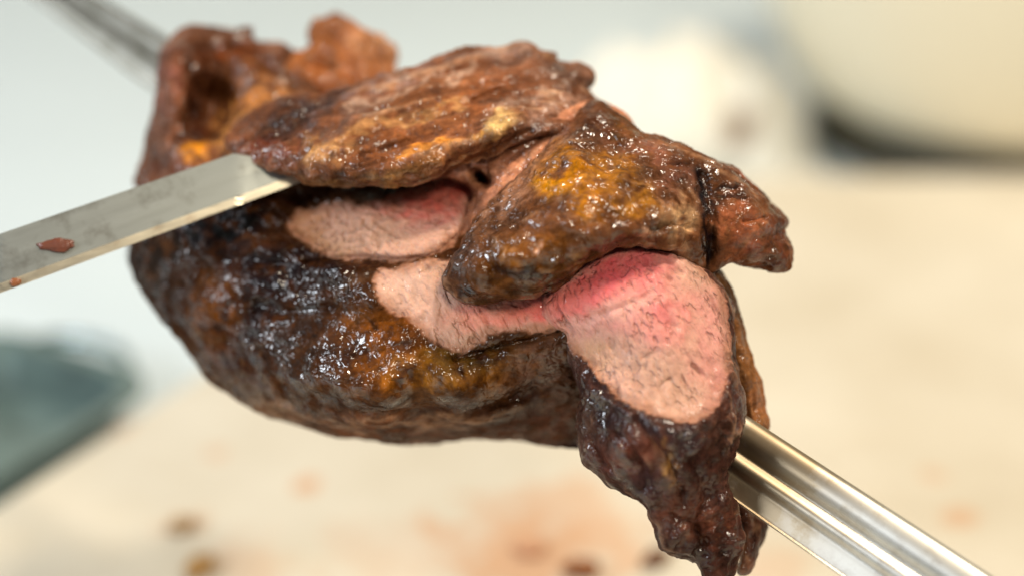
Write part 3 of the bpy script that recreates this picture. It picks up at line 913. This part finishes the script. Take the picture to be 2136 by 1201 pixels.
# tissue between the flaps ---------------------------------------
piece('connective_tissue',
  [(880,340),(980,290),(1100,250),(1210,210),(1290,230),(1320,280),(1260,360),(1160,430),(1080,480),(1000,530),(960,500),(982,440),(985,405),(965,382),(925,368)],
  [(930,350,-14),(1000,345,-10),(1040,390,-3),(1010,430,-4),(1100,320,-5),(1180,265,-6),(1030,470,2),(1250,270,-12),(1100,400,2),(980,390,-12)],
  [(900,345,-24),(1000,300,-24),(1210,215,-24),(1290,260,-22),(1100,460,-10),(980,500,-10),(975,400,-22)],
  R=22, back=14, seed=21,
  grooves=[([(998,365),(1012,376)],11,-26),([(1000,330),(1080,300),(1150,262)],6,-2.5),([(1040,420),(1120,350),(1190,290)],8,-2),([(1060,340),(1120,300)],5,-2)],
  bumps=[(1080,285,30,16,-20,2),(1140,250,22,14,0,2.5),(1190,262,16,12,0,2)],
  base=(160,110,84),
  splats=[(980,360,40,24,0,(192,140,108),.7),(1100,290,80,26,-25,(120,74,54),.8),(1190,262,60,26,0,(120,80,70),.8),(1050,390,50,40,-35,(178,124,100),.7),(1005,371,15,10,30,(10,6,4),1.0),(1120,350,60,14,-40,(140,104,96),.6)],  # near-black splat paints the shade inside the small hole
  wet=.7, wets=[(1180,265,60,30,0,1.0)], rough_amp=.7, fibre=(-38,.5,260), jag=2.0, parent=roast)

# right-hand flap -------------------------------------------------
piece('side_flap',
  [(1222,222),(1250,214),(1300,245),(1325,264),(1345,280),(1400,297),(1440,312),(1500,334),(1540,352),(1575,385),(1600,415),(1630,452),(1638,463),(1628,478),(1640,505),(1648,525),(1646,548),(1640,563),(1600,562),
   (1545,551),(1512,548),(1497,565),(1470,566),(1440,553),(1400,538),(1350,521),(1310,514),(1260,530),(1215,560),(1180,590),(1130,608),(1080,618),(1020,634),(970,630),(935,606),(925,580),(940,545),(960,510),(985,470),
   (1030,420),(1080,370),(1130,320),(1180,265)],
  [(960,590,22),(1000,540,28),(1050,580,31),(1100,520,38),(1150,450,35),(1200,380,26),(1200,500,39),(1150,570,31),(1280,330,15),(1280,430,33),(1300,490,33),(1400,380,18),(1400,470,27),(1470,440,16),(1470,530,15),
   (1540,400,8),(1560,470,12),(1600,520,5),(1100,420,21),(1040,460,20),(1220,280,6),(1330,285,4)],
  [(930,590,12),(1100,615,17),(1300,515,15),(1500,558,5),(1640,520,-8),(1450,315,-8),(1250,218,-14),(1080,370,5),(980,480,9)],
  R=36, back=13, seed=31,
  grooves=[([(1465,368),(1478,420),(1486,470),(1478,552)],11,-4.0),([(1492,392),(1540,398)],5,-2.2),([(1490,414),(1555,418)],5,-2),([(1550,462),(1592,456)],7,-3),([(1500,360),(1560,395),(1600,440)],7,-2),
           ([(1330,500),(1390,470),(1440,470)],10,-2.5),([(1290,320),(1380,350),(1440,345)],8,-2),([(1360,380),(1410,350)],7,-1.5)],
  bumps=[(1070,540,30,22,0,3),(1000,570,22,26,0,3),(1150,540,26,20,0,2.5),(1280,410,18,14,0,2.5),(1200,340,24,18,0,2.2),(1230,430,22,26,0,2.2),(1300,360,24,18,0,2),(1180,470,26,20,0,2.5),(1250,490,26,18,0,2.2),(1040,490,18,26,0,2)],
  base=(104,66,42),
  splats=[(1190,360,70,40,20,(186,122,28),.85),(1235,430,40,36,0,(180,116,28),.8),(1150,390,40,26,0,(190,128,30),.6),(1300,290,60,20,20,(130,78,30),.6),(1280,350,50,50,0,(190,128,48),.6),(1330,420,36,30,0,(190,130,44),.7),
          (1080,545,85,55,-15,(112,66,14),1.0),(1090,560,55,26,-10,(44,24,6),.85),(1180,560,80,34,-20,(100,62,20),.95),(1170,412,24,24,0,(44,22,10),.85),(1330,310,90,26,18,(112,70,58),.7),(1420,385,55,45,0,(126,82,68),.8),
          (1412,450,40,48,20,(192,156,118),.85),(1370,480,40,20,-20,(60,38,20),.8),(1430,520,40,25,0,(150,118,92),.7),(1560,470,75,75,0,(134,78,54),.85),(1600,530,40,30,0,(112,62,48),.7),(1545,355,46,18,25,(166,94,68),.8),(1590,430,40,16,45,(92,72,50),.8),
          (955,560,26,60,15,(78,66,62),.8),(970,600,26,24,0,(24,18,16),.85),(1050,430,30,90,40,(150,112,90),.75),(1150,300,22,60,40,(120,92,84),.7),(1210,480,40,24,0,(122,78,44),.6),(1110,511,16,9,0,(200,150,116),.7),(1355,496,16,10,0,(206,160,130),.7),
          (1250,250,60,26,20,(104,60,40),.7),(1310,268,40,14,25,(92,64,30),.7)],
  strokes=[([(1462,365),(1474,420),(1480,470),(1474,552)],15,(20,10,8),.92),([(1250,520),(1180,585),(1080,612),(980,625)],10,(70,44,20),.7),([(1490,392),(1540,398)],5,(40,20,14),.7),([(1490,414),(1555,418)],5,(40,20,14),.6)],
  wet=.72, wets=[(1080,550,120,60,0,1.0),(1480,460,30,90,0,1.0),(1400,360,70,60,0,.4),(1560,460,70,60,0,.45),(960,540,40,60,0,.9)],
  rough_amp=.9, fibre=(20,.35,220), jag=2.6, parent=roast)

# right lobe with the big cut face --------------------------------
piece('cut_lobe',
  [(1165,700),(1120,670),(1130,610),(1180,560),(1240,520),(1310,500),(1400,512),(1460,540),(1500,588),(1522,640),(1535,720),(1546,790),(1550,850),(1542,890),(1530,930),(1522,985),(1520,1020),(1536,1060),(1546,1110),(1542,1160),
   (1525,1215),(1505,1262),(1482,1235),(1468,1192),(1450,1162),(1425,1160),(1395,1147),(1380,1125),(1370,1090),(1350,1055),(1320,1030),(1290,1018),(1262,1005),(1238,976),(1222,968),(1212,945),(1206,915),(1203,870),(1210,820),(1197,780),(1182,740)],
  [(1150,650,16),(1200,640,23),(1200,715,15),(1260,600,26),(1300,545,20),(1230,570,20),(1300,680,28),(1400,585,25),(1400,720,32),(1480,650,20),(1500,780,25),(1420,840,35),(1300,780,30),(1235,820,27),(1225,900,24),(1300,870,40),(1400,925,43),
   (1480,900,37),(1500,960,31),(1300,970,37),(1400,1040,34),(1450,1120,28),(1500,1180,24),(1510,1050,24),(1340,1000,36)],
  [(1150,650,3),(1300,510,0),(1530,700,8),(1535,900,16),(1210,900,12),(1350,1060,20),(1500,1240,18)],
  R=34, back=13, seed=41,
  grooves=[([(1235,850),(1240,920),(1270,975)],9,-4),([(1330,870),(1400,960),(1420,1020)],10,-3.5),([(1290,900),(1340,960),(1350,1010)],8,-2.5),([(1380,1060),(1440,1090),(1470,1130)],8,-2.5),([(1390,1140),(1430,1100),(1500,1060),(1525,1010)],6,2.2),
           ([(1440,960),(1470,1030),(1450,1090)],10,-2.5),([(1510,640),(1528,720),(1538,820)],6,-2),([(1480,900),(1520,860)],9,-2),([(1200,780),(1232,806),(1300,858),(1380,890),(1430,902),(1490,872),(1528,790)],10,2.0),
           ([(1230,660),(1300,640),(1360,610)],6,-1.0),([(1340,748),(1372,732)],4,-1.6),([(1440,760),(1475,790)],5,-1.6),([(1380,800),(1400,792)],5,-1.5),([(1210,735),(1250,760)],4,-1.2)],
  bumps=[(1250,830,26,18,30,3),(1310,930,30,24,0,3),(1380,910,40,16,35,2.5),(1222,960,16,14,0,2),(1420,985,16,40,0,2.5),(1350,1040,26,18,0,2),(1520,1035,18,16,0,2.5)],
  base=(78,50,42),
  splats=[(1240,815,50,30,40,(58,44,46),.85),(1270,870,50,50,30,(50,38,42),.8),(1390,905,70,26,30,(52,44,50),.85),(1310,950,50,30,0,(110,60,46),.7),(1220,900,24,80,0,(92,68,56),.8),(1350,1000,40,40,0,(70,54,60),.6),(1450,930,60,40,0,(74,40,32),.7),
          (1395,975,9,40,-8,(170,128,72),.7),(1450,1080,80,50,0,(104,62,46),.8),(1500,1130,50,60,0,(96,54,40),.8),(1430,1140,60,20,0,(70,40,32),.7),(1540,740,14,110,0,(112,84,66),.8),(1500,900,40,40,0,(88,60,48),.7),(1180,730,40,40,40,(104,84,78),.8),
          (1320,630,180,95,-12,(224,142,134),.85,1),(1250,590,120,44,-28,(224,92,100),.95,1),(1345,562,75,38,10,(224,108,110),.85,1),(1180,630,70,34,-20,(226,120,108),.85,1),(1395,655,44,62,15,(220,118,116),.65,1),(1265,652,110,16,-16,(230,176,160),.7,1),(1440,580,55,45,30,(206,166,142),.8,1),
          (1300,740,110,45,20,(200,156,134),.8,1),(1410,830,80,55,0,(200,156,134),.85,1),(1490,700,40,90,-10,(222,150,140),.75,1),(1450,760,60,30,40,(224,160,146),.6,1),(1500,810,40,60,0,(176,108,96),.6,1),(1290,530,60,16,-20,(226,84,92),.7,1),(1230,740,50,30,0,(196,150,112),.6,1)],
  cuts=[([(1100,700),(1080,640),(1150,560),(1310,480),(1400,500),(1465,550),(1506,610),(1522,690),(1526,760),(1508,822),(1475,868),(1432,888),(1380,872),(1320,848),(1262,802),(1215,748),(1165,700)],4)],
  wet=.55, wets=[(1260,850,60,60,0,1.0),(1390,910,80,30,30,1.0),(1310,950,50,50,0,.9),(1450,1080,100,90,0,.4),(1540,740,14,120,0,.3)],
  rough_amp=1.0, fibre=(70,.45,220), jag=2.6, parent=roast)

# brown rim behind the lobe --------------------------------------
piece('outer_rim',
  [(1430,540),(1490,555),(1520,590),(1536,640),(1552,700),(1572,760),(1584,810),(1590,850),(1600,888),(1585,905),(1550,905),(1510,860),(1470,700)],
  [(1500,600,-4),(1530,700,0),(1555,780,2),(1570,850,2),(1480,650,-6)],
  [(1450,560,-16),(1550,700,-12),(1600,880,-8),(1500,800,-12)],
  R=20, back=12, seed=51, base=(128,88,56),
  splats=[(1520,640,30,70,0,(88,66,48),.8),(1570,830,24,50,0,(158,104,66),.8),(1560,740,24,40,0,(122,80,44),.7)],
  grooves=[([(1556,720),(1572,820),(1580,880)],5,-2)],
  wet=.35, rough_amp=.8, fibre=(75,.5,240), jag=2.0, parent=roast)

# small strip hanging under the skewer ----------------------------
piece('hanging_strip',
  [(1500,1010),(1540,1030),(1575,1062),(1603,1093),(1596,1120),(1582,1150),(1572,1172),(1560,1190),(1542,1190),(1546,1150),(1540,1100),(1510,1060)],
  [(1540,1060,0),(1570,1100,3),(1560,1150,4),(1590,1110,0)],
  [(1520,1030,-10),(1600,1095,-8),(1555,1190,-4)],
  R=16, back=8, seed=61, base=(88,56,44), splats=[(1595,1110,14,60,15,(58,38,30),.8),(1560,1130,10,50,15,(140,104,78),.6)],
  grooves=[([(1575,1085),(1570,1130),(1556,1180)],5,-2)],
  wet=.35, rough_amp=.7, fibre=(70,.4,240), jag=1.5, parent=roast)

# curled end at the far left --------------------------------------
piece('curled_end',
  [(325,175),(330,122),(350,86),(385,63),(430,55),(480,61),(522,56),(530,76),(552,88),(575,92),(602,100),(640,130),(670,200),(650,270),(580,330),(500,380),(420,420),(340,430),(286,395),(284,360),(295,320),(305,265),(320,225)],
  [(340,120,-70),(330,250,-64),(310,350,-62),(372,150,-58),(378,230,-55),(380,310,-50),(430,110,-80),(440,200,-88),(430,260,-82),(520,110,-84),(560,140,-76),(500,190,-74),(540,230,-58),(490,290,-50),(440,330,-46),(600,150,-82),(620,250,-50)],
  [(330,120,-84),(480,60,-92),(600,100,-96),(290,340,-74),(340,420,-66),(600,320,-64)],
  R=34, back=16, seed=71,
  grooves=[([(398,140),(402,200),(396,260)],10,-4),([(480,100),(540,120),(570,150)],12,-5)],
  bumps=[(410,315,24,18,0,4),(500,240,30,20,-40,2),(570,105,22,18,0,4)],
  base=(112,74,54),
  splats=[(345,160,36,90,5,(124,82,72),.8),(325,300,40,90,8,(132,90,70),.8),(440,190,60,90,-8,(82,42,8),.9),(450,130,70,50,0,(78,38,8),.85),(400,230,16,80,0,(50,20,14),.85),(420,270,50,30,0,(84,34,8),.85),(540,130,60,26,30,(78,38,14),.8),(575,105,26,16,0,(146,100,80),.7),
          (440,110,100,18,-4,(126,66,34),.7),(560,220,60,70,-45,(196,132,74),.85),(500,270,50,50,-40,(200,146,90),.85),(470,310,50,20,0,(198,140,80),.8),(412,316,26,20,0,(206,136,44),.9),(365,270,16,80,8,(166,110,78),.6),(380,350,80,18,0,(104,50,22),.7)],
  wet=.6, wets=[(400,210,30,100,0,1.0),(330,250,40,150,0,.4)],
  rough_amp=.9, jag=2.6, parent=roast)

# rear flap -------------------------------------------------------
piece('rear_flap',
  [(648,70),(660,48),(682,38),(700,29),(722,36),(735,44),(744,58),(758,66),(776,80),(792,84),(800,96),(815,104),(822,150),(810,200),(700,240),(600,260),(520,260),(500,215),(560,160),(600,128),(618,114),(646,108),(655,90)],
  [(700,60,-94),(680,120,-88),(760,110,-90),(600,170,-78),(560,220,-68),(700,190,-80),(790,140,-92),(640,150,-80),(740,160,-82)],
  [(700,35,-102),(815,120,-102),(560,165,-90),(600,250,-82),(800,200,-96)],
  R=15, back=10, seed=81, base=(140,90,58),
  grooves=[([(690,70),(730,120),(740,170)],12,-4),([(640,130),(690,150)],10,-3),([(770,90),(780,150)],9,-3)],
  splats=[(700,55,60,30,0,(150,92,56),.8),(785,105,40,60,0,(176,132,100),.8),(660,192,110,20,-5,(96,46,20),.9),(700,150,110,40,0,(132,76,38),.8),(560,210,60,50,-40,(180,124,72),.8),(735,75,30,40,0,(160,112,82),.6)],
  wet=.3, rough_amp=1.2, fibre=(60,.5,160), jag=4, parent=roast)
